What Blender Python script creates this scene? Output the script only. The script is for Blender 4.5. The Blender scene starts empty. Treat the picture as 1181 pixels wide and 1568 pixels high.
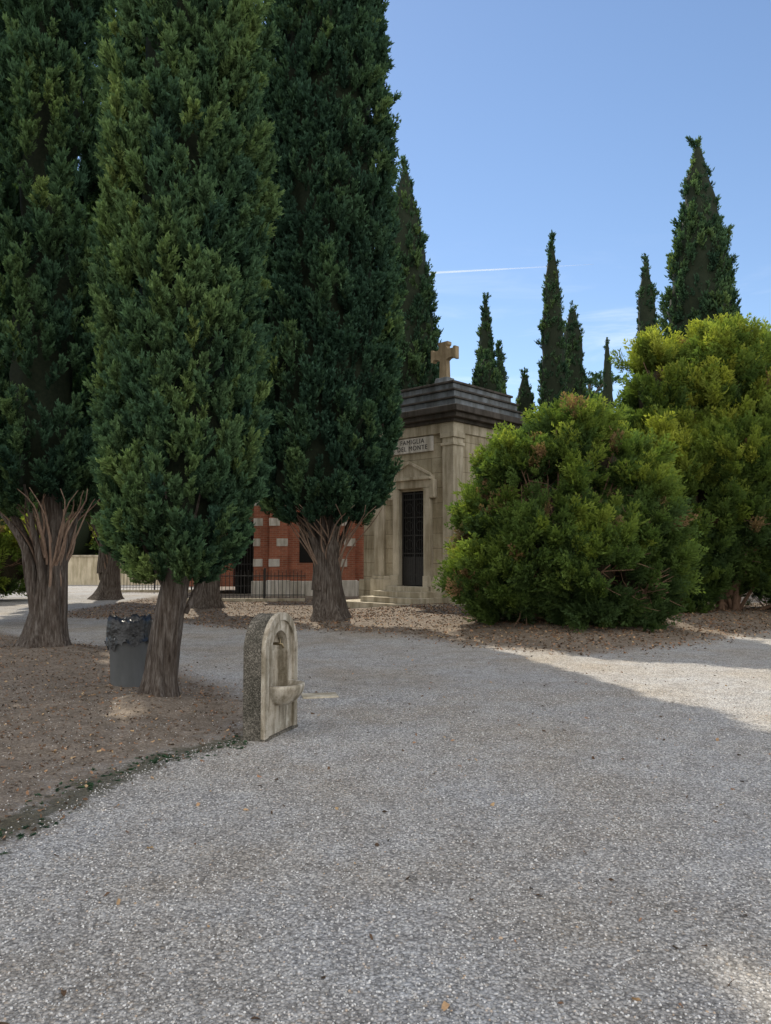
import bpy, bmesh, math, random
import numpy as np
from mathutils import Vector, Matrix, Euler, noise as mn
random.seed(7); rng=np.random.default_rng(7)
scene=bpy.context.scene
# ---------------------------------------------------------------- helpers
def link(o,parent=None):
    scene.collection.objects.link(o)
    if parent: o.parent=parent
    return o
def empty(name,loc=(0,0,0),rz=0):
    e=bpy.data.objects.new(name,None); e.location=loc; e.rotation_euler=(0,0,rz); e.empty_display_size=.2
    return link(e)
def mesh_obj(name,verts,faces,mat,parent=None,smooth=False,do_link=True):
    me=bpy.data.meshes.new(name); me.from_pydata([tuple(v) for v in verts],[],[tuple(f) for f in faces]); me.update()
    if mat: me.materials.append(mat)
    if smooth:
        me.polygons.foreach_set('use_smooth',[True]*len(me.polygons))
    o=bpy.data.objects.new(name,me)
    if do_link: link(o,parent)
    return o
class N:
    def __init__(s,name):
        s.m=bpy.data.materials.new(name); s.m.use_nodes=True; s.t=s.m.node_tree; s.n=s.t.nodes; s.l=s.t.links
        s.b=s.n['Principled BSDF']; s.out=s.n['Material Output']
    def new(s,t,**k):
        n=s.n.new(t)
        return n
    def c(s,a,b): s.l.new(a,b)
    def coord(s,scale=(1,1,1),kind='Object'):
        t=s.n.new('ShaderNodeTexCoord'); m=s.n.new('ShaderNodeMapping'); m.inputs['Scale'].default_value=scale
        s.c(t.outputs[kind],m.inputs['Vector']); return m.outputs['Vector']
    def noise(s,vec,scale,detail=4,rough=.6):
        n=s.n.new('ShaderNodeTexNoise'); n.inputs['Scale'].default_value=scale; n.inputs['Detail'].default_value=min(detail,5); n.inputs['Roughness'].default_value=rough
        if vec: s.c(vec,n.inputs['Vector'])
        return n
    def ramp(s,fac,stops,interp='LINEAR'):
        r=s.n.new('ShaderNodeValToRGB'); e=r.color_ramp.elements; r.color_ramp.interpolation=interp
        while len(e)<len(stops): e.new(.5)
        for i,(p,c) in enumerate(stops):
            e[i].position=p; e[i].color=(c[0],c[1],c[2],1) if not isinstance(c,(int,float)) else (c,c,c,1)
        s.c(fac,r.inputs['Fac']); return r.outputs['Color']
    def mix(s,f,a,b,mode='MIX'):
        m=s.n.new('ShaderNodeMix'); m.data_type='RGBA'; m.blend_type=mode
        for v,i in ((f,0),(a,6),(b,7)):
            if isinstance(v,(int,float)): m.inputs[i].default_value=v if i==0 else (v,v,v,1)
            elif isinstance(v,tuple): m.inputs[i].default_value=(*v,1)
            else: s.c(v,m.inputs[i])
        return m.outputs[2]
    def math(s,op,a,b=0.,clamp=False):
        m=s.n.new('ShaderNodeMath'); m.operation=op; m.use_clamp=clamp
        for i,v in enumerate((a,b)):
            if isinstance(v,(int,float)): m.inputs[i].default_value=v
            else: s.c(v,m.inputs[i])
        return m.outputs[0]
    def bump(s,h,st,dist=.02,prev=None):
        b=s.n.new('ShaderNodeBump'); b.inputs['Strength'].default_value=st; b.inputs['Distance'].default_value=dist
        s.c(h,b.inputs['Height'])
        if prev: s.c(prev,b.inputs['Normal'])
        return b.outputs['Normal']
    def fin(s,col,rough=.8,nrm=None,spec=.3,metal=0):
        if isinstance(col,tuple): s.b.inputs['Base Color'].default_value=(*col,1)
        else: s.c(col,s.b.inputs['Base Color'])
        s.b.inputs['Roughness'].default_value=rough; s.b.inputs['Specular IOR Level'].default_value=spec; s.b.inputs['Metallic'].default_value=metal
        if nrm: s.c(nrm,s.b.inputs['Normal'])
        return s.m
# ---------------------------------------------------------------- materials
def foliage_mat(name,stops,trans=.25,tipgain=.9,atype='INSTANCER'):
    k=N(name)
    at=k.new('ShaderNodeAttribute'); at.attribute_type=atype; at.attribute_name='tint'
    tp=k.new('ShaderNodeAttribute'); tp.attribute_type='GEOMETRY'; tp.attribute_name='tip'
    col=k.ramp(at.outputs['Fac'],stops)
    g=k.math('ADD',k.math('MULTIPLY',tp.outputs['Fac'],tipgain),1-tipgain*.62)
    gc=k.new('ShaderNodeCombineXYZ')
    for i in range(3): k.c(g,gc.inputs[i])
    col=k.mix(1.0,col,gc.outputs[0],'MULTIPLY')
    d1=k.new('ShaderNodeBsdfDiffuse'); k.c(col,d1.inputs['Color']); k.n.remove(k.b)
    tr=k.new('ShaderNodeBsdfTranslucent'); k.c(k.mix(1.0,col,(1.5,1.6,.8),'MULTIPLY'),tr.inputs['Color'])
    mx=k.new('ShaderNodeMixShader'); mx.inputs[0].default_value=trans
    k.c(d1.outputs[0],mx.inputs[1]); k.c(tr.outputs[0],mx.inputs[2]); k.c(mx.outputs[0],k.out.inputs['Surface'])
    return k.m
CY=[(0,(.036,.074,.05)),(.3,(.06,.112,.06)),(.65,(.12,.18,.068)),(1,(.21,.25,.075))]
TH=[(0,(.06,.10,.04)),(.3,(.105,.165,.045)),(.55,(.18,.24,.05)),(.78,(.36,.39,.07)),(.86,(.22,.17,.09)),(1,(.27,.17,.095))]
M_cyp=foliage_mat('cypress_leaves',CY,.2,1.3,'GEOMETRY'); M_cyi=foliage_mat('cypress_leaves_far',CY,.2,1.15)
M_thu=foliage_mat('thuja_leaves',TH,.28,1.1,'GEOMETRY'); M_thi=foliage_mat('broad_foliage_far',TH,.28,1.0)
def simple(name,c1,c2,sc,rough=.85,bs=.4,bd=.01,stretch=(1,1,1),spec=.2):
    k=N(name); v=k.coord(stretch); n=k.noise(v,sc,6,.65); col=k.ramp(n.outputs['Fac'],[(.3,c1),(.7,c2)])
    return k.fin(col,rough,k.bump(n.outputs['Fac'],bs,bd),spec)
M_core=simple('dark_crown_core',(.010,.018,.010),(.026,.034,.018),16)
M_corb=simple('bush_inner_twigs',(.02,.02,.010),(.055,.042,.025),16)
k=N('cypress_bark'); v=k.coord((1,1,.1)); n=k.noise(v,30,8,.72); n2=k.noise(k.coord(),2.2,3)
col=k.ramp(n.outputs['Fac'],[(.34,(.03,.025,.022)),(.5,(.12,.102,.088)),(.7,(.29,.265,.24))])
col=k.mix(k.math('MULTIPLY',n2.outputs['Fac'],.35),col,(.13,.085,.06)); M_bark=k.fin(col,.95,k.bump(n.outputs['Fac'],1.,.06),.1)
M_twig=simple('reddish_stems',(.16,.10,.07),(.34,.25,.19),30,.9,.5,.01,(1,1,.2))
M_bstem=simple('bush_stems',(.1,.06,.04),(.24,.15,.10),25,.9,.5,.01,(1,1,.3))

# ground
k=N('ground_gravel_and_soil'); v=k.coord()
vo=k.new('ShaderNodeTexVoronoi'); vo.inputs['Scale'].default_value=64; k.c(v,vo.inputs['Vector'])
sep=k.new('ShaderNodeSeparateColor'); k.c(vo.outputs['Color'],sep.inputs[0])
vo2=k.new('ShaderNodeTexVoronoi'); vo2.inputs['Scale'].default_value=130; k.c(v,vo2.inputs['Vector'])
sep2=k.new('ShaderNodeSeparateColor'); k.c(vo2.outputs['Color'],sep2.inputs[0])
g1=k.ramp(sep.outputs[0],[(0,(.20,.197,.19)),(.35,(.42,.41,.395)),(.7,(.6,.59,.57)),(.92,(.82,.81,.785)),(1,(.52,.42,.31))])
g2=k.ramp(sep2.outputs[1],[(0,(.24,.235,.225)),(.5,(.47,.46,.44)),(1,(.74,.725,.70))])
gm=k.mix(.45,g1,g2)
ed=k.ramp(vo.outputs['Distance'],[(.25,1.0),(.75,.5)])
gm=k.mix(1.0,gm,ed,'MULTIPLY')
big=k.noise(v,.55,4,.6); med=k.noise(v,3.2,5,.65)
gm=k.mix(1.0,gm,k.ramp(big.outputs['Fac'],[(.35,(.95,.88,.79)),(.6,(1.03,1.03,1.04))]),'MULTIPLY')
gm=k.mix(1.0,gm,k.ramp(med.outputs['Fac'],[(.35,(.84,.82,.80)),(.6,(1.03,1.03,1.03))]),'MULTIPLY')
fn=k.noise(v,45,6,.75); fm=k.noise(v,7,5,.7)
so=k.ramp(fn.outputs['Fac'],[(.3,(.085,.066,.05)),(.5,(.20,.16,.125)),(.68,(.38,.325,.26))])
so=k.mix(1.0,so,k.ramp(fm.outputs['Fac'],[(.35,(.6,.56,.5)),(.65,(1.12,1.1,1.08))]),'MULTIPLY')
at=k.new('ShaderNodeAttribute'); at.attribute_name='soil'
mm=k.math('ADD',at.outputs['Fac'],k.math('ADD',k.math('MULTIPLY',k.math('SUBTRACT',med.outputs['Fac'],.5),1.1),k.math('MULTIPLY',k.math('SUBTRACT',fn.outputs['Fac'],.5),.9)))
mask=k.ramp(mm,[(.35,0.),(.75,1.)])
mask=k.math('MULTIPLY',mask,.88)
atm=k.new('ShaderNodeAttribute'); atm.attribute_name='moss'
mo=k.ramp(fn.outputs['Fac'],[(.3,(.025,.023,.015)),(.6,(.085,.08,.05)),(.75,(.17,.145,.095))])
col=k.mix(mask,gm,so)
mk=k.ramp(k.math('ADD',atm.outputs['Fac'],k.math('MULTIPLY',k.math('SUBTRACT',fm.outputs['Fac'],.5),2.2)),[(.4,0.),(.75,1.)])
col=k.mix(k.math('MULTIPLY',mk,.8),col,mo)
h=k.math('ADD',k.math('MULTIPLY',vo.outputs['Distance'],-1.),k.math('MULTIPLY',vo2.outputs['Distance'],-.5))
M_ground=k.fin(col,.92,k.bump(fn.outputs['Fac'],.5,.01,k.bump(h,.75,.008)),.1)

def stone(name,c1,c2,joints=True,bw=.9,bh=.45):
    k=N(name); v=k.coord(); n=k.noise(v,1.6,6,.65); f=k.noise(v,60,3,.6); st=k.noise(k.coord((3,3,.4)),1.5,4)
    col=k.ramp(n.outputs['Fac'],[(.3,c1),(.7,c2)])
    col=k.mix(1.0,col,k.ramp(f.outputs['Fac'],[(.3,.8),(.7,1.1)]),'MULTIPLY')
    col=k.mix(1.0,col,k.ramp(st.outputs['Fac'],[(.38,(.62,.60,.55)),(.58,(1,1,1))]),'MULTIPLY')
    nr=k.bump(f.outputs['Fac'],.3,.004)
    if joints:
        br=k.new('ShaderNodeTexBrick'); uv=k.new('ShaderNodeUVMap'); k.c(uv.outputs[0],br.inputs['Vector'])
        br.inputs['Scale'].default_value=1; br.inputs['Brick Width'].default_value=bw; br.inputs['Row Height'].default_value=bh; br.inputs['Mortar Size'].default_value=.008
        br.inputs['Color1'].default_value=(1,1,1,1); br.inputs['Color2'].default_value=(.84,.84,.82,1); br.inputs['Mortar'].default_value=(.45,.42,.38,1)
        col=k.mix(1.0,col,br.outputs['Color'],'MULTIPLY')
    return k.fin(col,.85,nr,.2)
M_stone=stone('sandstone_ashlar',(.40,.34,.24),(.60,.53,.40))
M_stonep=stone('sandstone_plain',(.44,.385,.29),(.64,.575,.45),False)
M_dark=stone('weathered_cornice',(.055,.05,.045),(.115,.10,.088),False)
M_lead=stone('grey_roof_slabs',(.11,.125,.14),(.26,.285,.31),False)
M_cross=stone('cross_stone',(.22,.165,.10),(.42,.33,.21),False)
M_white=stone('white_stone',(.6,.57,.52),(.78,.74,.68),False)
M_plast=stone('cream_plaster',(.6,.52,.38),(.75,.67,.5),False)
M_iron=simple('black_iron',(.012,.012,.012),(.03,.028,.026),20,.5,.2,.003,(1,1,1),.4)
M_void=simple('dark_interior',(.01,.01,.01),(.02,.018,.016),5)
M_letters=simple('sign_letters',(.03,.03,.03),(.05,.05,.05),5)
k=N('red_brick'); uv=k.new('ShaderNodeUVMap'); br=k.new('ShaderNodeTexBrick'); k.c(uv.outputs[0],br.inputs['Vector'])
for a,b in (('Scale',1),('Brick Width',.26),('Row Height',.075),('Mortar Size',.006)): br.inputs[a].default_value=b
br.inputs['Color1'].default_value=(.42,.14,.08,1); br.inputs['Color2'].default_value=(.30,.10,.06,1); br.inputs['Mortar'].default_value=(.36,.27,.2,1)
n=k.noise(k.coord(),2,5); col=k.mix(1.0,br.outputs['Color'],k.ramp(n.outputs['Fac'],[(.3,.7),(.7,1.1)]),'MULTIPLY'); M_brick=k.fin(col,.85,None,.2)
M_tile=simple('roof_tiles',(.2,.09,.05),(.35,.18,.1),12)

# ---------------------------------------------------------------- box builder w/ UV in metres
class Boxes:
    def __init__(s): s.bm=bmesh.new(); s.uv=s.bm.loops.layers.uv.new('UVMap')
    def box(s,x0,x1,y0,y1,z0,z1,bev=0.0,taper=None):
        vs=[]
        for z in (z0,z1):
            tx=(taper if (taper and z==z1) else 0)
            for x,y in ((x0+tx,y0+tx),(x1-tx,y0+tx),(x1-tx,y1-tx),(x0+tx,y1-tx)): vs.append(s.bm.verts.new((x,y,z)))
        fs=[s.bm.faces.new([vs[i] for i in f]) for f in ((3,2,1,0),(4,5,6,7),(0,1,5,4),(1,2,6,5),(2,3,7,6),(3,0,4,7))]
        if bev>0:
            es=list({e for f in fs for e in f.edges}); bmesh.ops.bevel(s.bm,geom=es,offset=bev,segments=2,affect='EDGES',profile=.5)
        return s
    def prism(s,pts,y0,y1):
        a=[s.bm.verts.new((x,y0,z)) for x,z in pts]; b=[s.bm.verts.new((x,y1,z)) for x,z in pts]; n=len(pts)
        s.bm.faces.new(a); s.bm.faces.new(b[::-1])
        for i in range(n): s.bm.faces.new([a[(i+1)%n],a[i],b[i],b[(i+1)%n]])
        return s
    def done(s,name,mat,parent=None,loc=None,rz=0):
        bmesh.ops.recalc_face_normals(s.bm,faces=s.bm.faces)
        for f in s.bm.faces:
            nn=f.normal; ax=max(range(3),key=lambda i:abs(nn[i]))
            for l in f.loops:
                c=l.vert.co; l[s.uv].uv=((c.y,c.z) if ax==0 else (c.x,c.z) if ax==1 else (c.x,c.y))
        me=bpy.data.meshes.new(name); s.bm.to_mesh(me); s.bm.free(); me.materials.append(mat)
        o=bpy.data.objects.new(name,me); link(o,parent)
        if loc: o.location=loc
        o.rotation_euler=(0,0,rz)
        return o
def tube_data(path,radii,seg=10,flute=0.,seed=0,V=None,F=None):
    V=[] if V is None else V; F=[] if F is None else F
    base=len(V); n=len(path)
    for i,p in enumerate(path):
        d=(path[min(i+1,n-1)]-path[max(i-1,0)]).normalized()
        a=d.cross(Vector((.31,.95,.05))).normalized(); b=d.cross(a)
        for j in range(seg):
            th=2*math.pi*j/seg
            tw=th+i*.07
            r=radii[i]*(1+flute*(.55*math.sin(tw*5+seed)+.35*math.sin(tw*9+seed*2)+.7*mn.noise(Vector((math.cos(tw)*1.6+seed,math.sin(tw)*1.6,i*.18)))))
            V.append(p+a*(math.cos(th)*r)+b*(math.sin(th)*r))
    for i in range(n-1):
        for j in range(seg):
            F.append((base+i*seg+j,base+i*seg+(j+1)%seg,base+(i+1)*seg+(j+1)%seg,base+(i+1)*seg+j))
    F.append(tuple(base+(n-1)*seg+j for j in range(seg)))
    return V,F
# ---------------------------------------------------------------- instancing
def gn_group(coll,real=False):
    g=bpy.data.node_groups.new('scatter_'+coll.name,'GeometryNodeTree')
    g.interface.new_socket('Geometry',in_out='INPUT',socket_type='NodeSocketGeometry'); g.interface.new_socket('Geometry',in_out='OUTPUT',socket_type='NodeSocketGeometry')
    gi=g.nodes.new('NodeGroupInput'); go=g.nodes.new('NodeGroupOutput'); ip=g.nodes.new('GeometryNodeInstanceOnPoints'); ci=g.nodes.new('GeometryNodeCollectionInfo')
    ci.inputs['Collection'].default_value=coll; ci.inputs['Separate Children'].default_value=True; ci.inputs['Reset Children'].default_value=True
    def na(nm,t):
        n=g.nodes.new('GeometryNodeInputNamedAttribute'); n.data_type=t; n.inputs['Name'].default_value=nm
        return [o for o in n.outputs if o.enabled and o.name=='Attribute'][0]
    L=g.links.new
    L(gi.outputs[0],ip.inputs['Points']); L(ci.outputs[0],ip.inputs['Instance']); ip.inputs['Pick Instance'].default_value=True
    L(na('idx','INT'),ip.inputs['Instance Index']); L(na('rot','FLOAT_VECTOR'),ip.inputs['Rotation']); L(na('scl','FLOAT_VECTOR'),ip.inputs['Scale'])
    cur=ip.outputs[0]
    if real:
        for nm in ('rot','scl','idx'):
            r=g.nodes.new('GeometryNodeRemoveAttribute'); r.inputs['Name'].default_value=nm; L(cur,r.inputs[0]); cur=r.outputs[0]
        r=g.nodes.new('GeometryNodeRealizeInstances'); L(cur,r.inputs[0]); cur=r.outputs[0]
    L(cur,go.inputs[0]); return g
def scatter(name,pts,rots,scls,tints,grp,nproto,parent=None):
    pts=np.asarray(pts,dtype=np.float32); n=len(pts); scls=np.asarray(scls,dtype=np.float32)
    if scls.ndim==1: scls=np.repeat(scls[:,None],3,1)
    me=bpy.data.meshes.new(name); me.vertices.add(n); me.vertices.foreach_set('co',pts.ravel())
    for nm,t,d,key in (('rot','FLOAT_VECTOR',rots,'vector'),('scl','FLOAT_VECTOR',scls,'vector'),('tint','FLOAT',tints,'value'),('idx','INT',rng.integers(0,nproto,n),'value')):
        a=me.attributes.new(nm,t,'POINT'); a.data.foreach_set(key,np.asarray(d,dtype=np.int32 if t=='INT' else np.float32).ravel())
    o=bpy.data.objects.new(name,me); link(o,parent); m=o.modifiers.new('scatter','NODES'); m.node_group=grp; return o
def proto_mesh(name,V,F,tip,mat,coll):
    me=bpy.data.meshes.new(name); V=np.asarray(V,dtype=np.float32); F=np.asarray(F,dtype=np.int32)
    me.vertices.add(len(V)); me.vertices.foreach_set('co',V.ravel()); nf=len(F)
    me.loops.add(nf*3); me.loops.foreach_set('vertex_index',F.ravel()); me.polygons.add(nf); me.polygons.foreach_set('loop_start',np.arange(nf)*3); me.polygons.foreach_set('loop_total',np.full(nf,3))
    me.update(); a=me.attributes.new('tip','FLOAT','POINT'); a.data.foreach_set('value',np.asarray(tip,dtype=np.float32)); me.materials.append(mat)
    o=bpy.data.objects.new(name,me); coll.objects.link(o); return o
def nrm(v): return v/np.maximum(np.linalg.norm(v,axis=-1,keepdims=True),1e-6)
def blades(P,D,L,W,tip,flat=None):
    n=len(P); s=nrm(np.cross(D,rng.normal(size=(n,3)) if flat is None else flat))
    V=np.stack([P+s*W[:,None]*.62,P+D*L[:,None],P-s*W[:,None]*.62+D*L[:,None]*.12],1).reshape(-1,3); T=np.stack([tip*.85,np.minimum(tip+.15,1.1),tip*.85],1).ravel()
    return V,np.arange(len(V)).reshape(-1,3),T
def cyp_protos(cname,nf,m,wf,mat,real=False,num=4):
    C=bpy.data.collections.new(cname)
    for q in range(num):
        P=[];D=[];L=[];W=[];T=[]
        for f in range(nf):
            h0=rng.uniform(-.05,.66) if f>0 else .55; th=rng.uniform(0,6.283); o=np.array([math.cos(th),math.sin(th),0])
            d=nrm(o*rng.uniform(.5,.95)*(1 if f else .1)+np.array([0,0,1.])); ln=rng.uniform(.28,.42)*(1-.35*h0)
            s=rng.random(m)**.75; cur=np.array([0,0,.3])
            p=np.array([0,0,h0])+d*ln*s[:,None]+cur*(s[:,None]**2)*ln*.5+rng.normal(size=(m,3))*.02
            dd=nrm(d+cur*s[:,None]*1.1+rng.normal(size=(m,3))*.5)
            P.append(p);D.append(dd);L.append(rng.uniform(.07,.12,m)*(wf**.5));W.append(rng.uniform(.028,.046,m)*wf);T.append(np.clip(s*.95+.05,0,1))
        V,F,tt=blades(np.concatenate(P),np.concatenate(D),np.concatenate(L),np.concatenate(W),np.concatenate(T)); proto_mesh(cname+'_%d'%q,V,F,tt,mat,C)
    return gn_group(C,real)
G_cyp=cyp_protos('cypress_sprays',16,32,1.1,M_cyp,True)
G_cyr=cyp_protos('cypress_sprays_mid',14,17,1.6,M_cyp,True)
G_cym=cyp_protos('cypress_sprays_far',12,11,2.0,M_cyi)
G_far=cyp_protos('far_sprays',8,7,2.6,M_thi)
def thu_protos(cname,nf,m,wf):
    C=bpy.data.collections.new(cname)
    for q in range(4):
        P=[];D=[];L=[];W=[];T=[];Fl=[]
        for f in range(nf):
            th=rng.uniform(0,6.283); o=np.array([math.cos(th),math.sin(th),0]); d=nrm(o*rng.uniform(.1,.75)+np.array([0,0,1.])); ln=rng.uniform(.45,.95)
            side=nrm(np.cross(d,rng.normal(size=3))); nn=np.cross(d,side)
            s=rng.random(m); sg=rng.choice([-1,1],m)
            off=(rng.random(m))*(.17*(1.05-s)+.03)
            p=d*ln*s[:,None]*.95+side*(sg*off)[:,None]+np.array([0,0,-.05])+rng.normal(size=(m,3))*.012
            dd=nrm(d+side*(sg*.75)[:,None]+rng.normal(size=(m,3))*.2)
            P.append(p);D.append(dd);L.append(rng.uniform(.07,.14,m)*wf**.5);W.append(rng.uniform(.022,.042,m)*wf);T.append(np.clip(s*.7+off*2,0,1));Fl.append(np.repeat((nn+rng.normal(size=3)*.2)[None],m,0)+rng.normal(size=(m,3))*.35)
        V,F,tt=blades(np.concatenate(P),np.concatenate(D),np.concatenate(L),np.concatenate(W),np.concatenate(T),np.concatenate(Fl)); proto_mesh(cname+'_%d'%q,V,F,tt,M_thu,C)
    return gn_group(C,True)
G_thu=thu_protos('thuja_sprays',9,32,1.4)
def dir_rot(d,spin):
    q=Vector(d).to_track_quat('Z','Y')@Euler((0,0,spin)).to_quaternion(); return tuple(q.to_euler())

def cypress(x,y,zs,rs,n,size,seed,trunk='multi',tr=.35,stem_top=1.0,tint0=.3,ax=0.,core=.74,lump=.16,gap=-9,out=.3,G=None,nst=7):
    T=empty('cypress_tree',(x,y,0)); rnd=random.Random(seed); zs=list(zs)
    z0,z1=zs[0],zs[-1]
    A=np.linspace(z0,z1,200); R=np.interp(A,zs,rs); cdf=np.cumsum(R+.05); cdf/=cdf[-1]
    def lf(th,z,R):
        return 1+lump*mn.noise(Vector((math.cos(th)*R*1.1+seed*7,math.sin(th)*R*1.1,z*.55)))*1.4+.13*mn.noise(Vector((math.cos(th)*R*2.8+seed,math.sin(th)*R*2.8,z*1.6)))
    pts=[];rots=[];sc=[];ti=[]
    while len(pts)<n:
        z=float(np.interp(rnd.random(),cdf,A)); r=float(np.interp(z,zs,rs)); th=rnd.uniform(0,6.2832)
        g=mn.noise(Vector((math.cos(th)*r*1.5+seed*3,math.sin(th)*r*1.5,z*.8)))
        if g<gap and rnd.random()<.85: continue
        s=size*rnd.uniform(.6,1.3); inner=rnd.random()<.22
        lfv=lf(th,z,r); rr=max(0,r*lfv-size*.28*(1+rnd.random()*.9))*(rnd.uniform(.6,.85) if inner else 1)
        tb=min(1,(z-z0)/1.2)
        pts.append((ax+math.cos(th)*rr,math.sin(th)*rr,z-s*.35*tb))
        o=out*rnd.uniform(.4,2.0)+(1-tb)*.5
        rots.append(dir_rot((math.cos(th)*o+rnd.gauss(0,.16),math.sin(th)*o+rnd.gauss(0,.16),1),rnd.uniform(0,6.28))); sc.append((s*.95,s*.95,s*rnd.uniform(.85,1.2)))
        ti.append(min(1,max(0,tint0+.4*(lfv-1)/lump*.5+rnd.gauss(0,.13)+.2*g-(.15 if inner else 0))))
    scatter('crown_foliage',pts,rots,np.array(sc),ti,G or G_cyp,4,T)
    V=[];F=[];nz=60;ns=28
    for i in range(nz+1):
        z=z0+.25+(z1-z0-.5)*i/nz; r=float(np.interp(z,zs,rs))*core
        if i==0:r*=.4
        for j in range(ns):
            th=6.2832*j/ns; q=r*lf(th,z,r/core)*(1+.12*mn.noise(Vector((math.cos(th)*2,math.sin(th)*2+z*3,seed)))); V.append((ax+q*math.cos(th),q*math.sin(th),z))
    for i in range(nz):
        for j in range(ns): F.append((i*ns+j,i*ns+(j+1)%ns,(i+1)*ns+(j+1)%ns,(i+1)*ns+j))
    F.append(tuple(range(ns))[::-1]); F.append(tuple(nz*ns+j for j in range(ns)))
    mesh_obj('light_blocking_core',V,F,M_core,T,True)  # solid dark core added so that no light passes through the crown
    V=[];F=[]
    if trunk=='multi':
        p=[];rd=[]
        for i in range(18):
            z=i/17*(z0+.6)-.05; p.append(Vector((.06*math.sin(z*1.7+seed),.03*math.cos(z),z))); rd.append(tr*(1+.6*math.exp(-z*4)-.5*min(z/z0,1)))
        tube_data(p,rd,40,.19,seed,V,F); mesh_obj('trunk',V,F,M_bark,T,True)
        V=[];F=[]
        for s in range(nst):
            a=6.2832*s/nst+rnd.uniform(-.35,.35); r0=tr*.5; rt=stem_top*rnd.uniform(.4,1.05); zt=z0+rnd.uniform(.3,.9); zb=z0*rnd.uniform(.02,.4); p=[];rd=[]
            wob=rnd.uniform(-.8,.8); w1=rnd.uniform(.02,.07); th_=rnd.uniform(.6,1.2)
            for i in range(14):
                u=i/13; rr=r0+(rt-r0)*u**1.9; aa=a+wob*u; p.append(Vector((math.cos(aa)*rr+ax*u+w1*math.sin(u*7+s),math.sin(aa)*rr,zb+(zt-zb)*u))); rd.append(tr*(.38*(1-u)**1.0+.08)*th_)
            tube_data(p,rd,14,.16,seed+s,V,F)
        mesh_obj('stems',V,F,M_bark,T,True)
        V=[];F=[]
        for s in range(34):
            a=rnd.uniform(0,6.28); p=[];rd=[]; rt=stem_top*rnd.uniform(.6,1.45); zb=z0*rnd.uniform(.35,.8); w1=rnd.uniform(.01,.05)
            for i in range(10):
                u=i/9; rr=tr*.6+(rt-tr*.6)*u**1.5; aa=a+.25*math.sin(u*4+s); p.append(Vector((math.cos(aa)*rr+w1*math.sin(u*9+s),math.sin(aa)*rr+w1*math.cos(u*8+s),zb+(z0+.4-zb)*u))); rd.append(.022*(1-u)+.006)
            tube_data(p,rd,5,0,s,V,F)
        mesh_obj('twigs',V,F,M_twig,T,True)
    else:
        p=[];rd=[]; top=z0+(z1-z0)*.3
        for i in range(36):
            u=(i/35)**1.3; z=-.05+(top+.05)*u; p.append(Vector((ax*min(1,z/1.6)+.03*math.sin(z*2.3+seed),.02*math.sin(z*3),z))); rd.append(tr*(1+.65*math.exp(-z*6)-.45*u))
        tube_data(p,rd,36,.17,seed,V,F)
        for s in range(9):
            a=rnd.uniform(0,6.28); zb=z0*rnd.uniform(.7,1.2); p2=[];rd2=[]
            for i in range(6):
                u=i/5; rr=tr*.5+stem_top*u; p2.append(Vector((ax+math.cos(a)*rr,math.sin(a)*rr,zb+.9*u))); rd2.append(.03*(1-u)+.008)
            tube_data(p2,rd2,6,0,s,V,F)
        mesh_obj('trunk',V,F,M_bark,T,True)
    return T
# ---- foreground and middle trees
cypress(-2.42,8.2,[1.3,1.6,2.1,4,6,8,11,14],[.5,.68,.80,.88,.86,.77,.5,.04],3100,.37,3,'single',.16,.45,.38,ax=.2,lump=.13,core=.52)
cypress(-5.35,12.1,[2.2,2.7,3.4,6,9,12,15,18],[.7,1.15,1.30,1.36,1.3,1.15,.8,.05],2800,.5,5,'multi',.30,.75,.24,ax=-.15,gap=-.25,core=.34,lump=.18,nst=6)
cypress(-1.35,17.8,[2.3,2.9,3.6,6,10,15,19,24],[1.1,1.5,1.7,1.76,1.7,1.42,.95,.05],4200,.58,8,'multi',.36,1.0,.08,ax=-.12,lump=.10,core=.7,G=G_cyr,nst=8)
cypress(-5.1,22,[3,3.6,5,10,16,24],[1.0,1.6,1.8,1.8,1.5,.05],1700,.8,11,'multi',.36,.8,.1,core=.8,G=G_cym)
cypress(-10,27.5,[2.8,3.6,5,10,15,20],[1.2,1.8,2.0,1.9,1.4,.05],1400,.9,12,'multi',.36,.9,.2,core=.8,G=G_cym)
cypress(-9.9,17.2,[2.3,3.2,5,9,13,18],[1.3,1.9,2.1,2.0,1.5,.05],1700,.75,13,'multi',.36,.8,.3,core=.7,G=G_cym)
cypress(-12.5,22,[2.5,3.2,5,9,13,17],[1.0,1.5,1.8,1.7,1.3,.05],1000,.9,14,'multi',.36,.8,.3,core=.75,G=G_cym)
# ---- background cypresses
def bg(x,y,top,r,n,size,seed,t=.25,prof=None,lump=.1):
    prof=prof or [.6,.95,1,.96,.76,.42,.03]; f=[.1,.2,.38,.55,.72,.88,1]
    cypress(x,y,[top*a for a in f],[r*a for a in prof],n,size,seed,'single',.18,.3,t,lump=lump,core=.78,out=.16,G=G_cym)
bg(.85,32,18.5,1.7,1400,.7,21,.2)
bg(12.7,30,18.4,1.62,1700,.66,22,.24,[.7,1,1,.93,.76,.45,.03],lump=.2)
bg(8.5,38,18.1,.88,900,.6,23,.25)
bg(10.5,42,15.7,.78,700,.6,24,.2,[.9,1,1,1,.98,.8,.1])
bg(14.8,50,16.4,.48,350,.6,25,.2,[.9,1,1,1,.9,.6,.04])
bg(14.0,40,17.6,.84,800,.6,26,.2,[.9,1,1,1,.9,.6,.04])
bg(5.1,38,14.9,.78,800,.6,27,.18)
bg(4.6,34,10.7,1.05,700,.6,28,.34,[.9,1,1,1,1,.75,.1])
bg(5.5,36,11.7,.5,450,.55,29,.28,[.9,1,1,1,.9,.6,.04])
bg(7.4,40,11.3,.7,450,.6,30,.28,[.9,1,1,1,.95,.75,.1])

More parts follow.
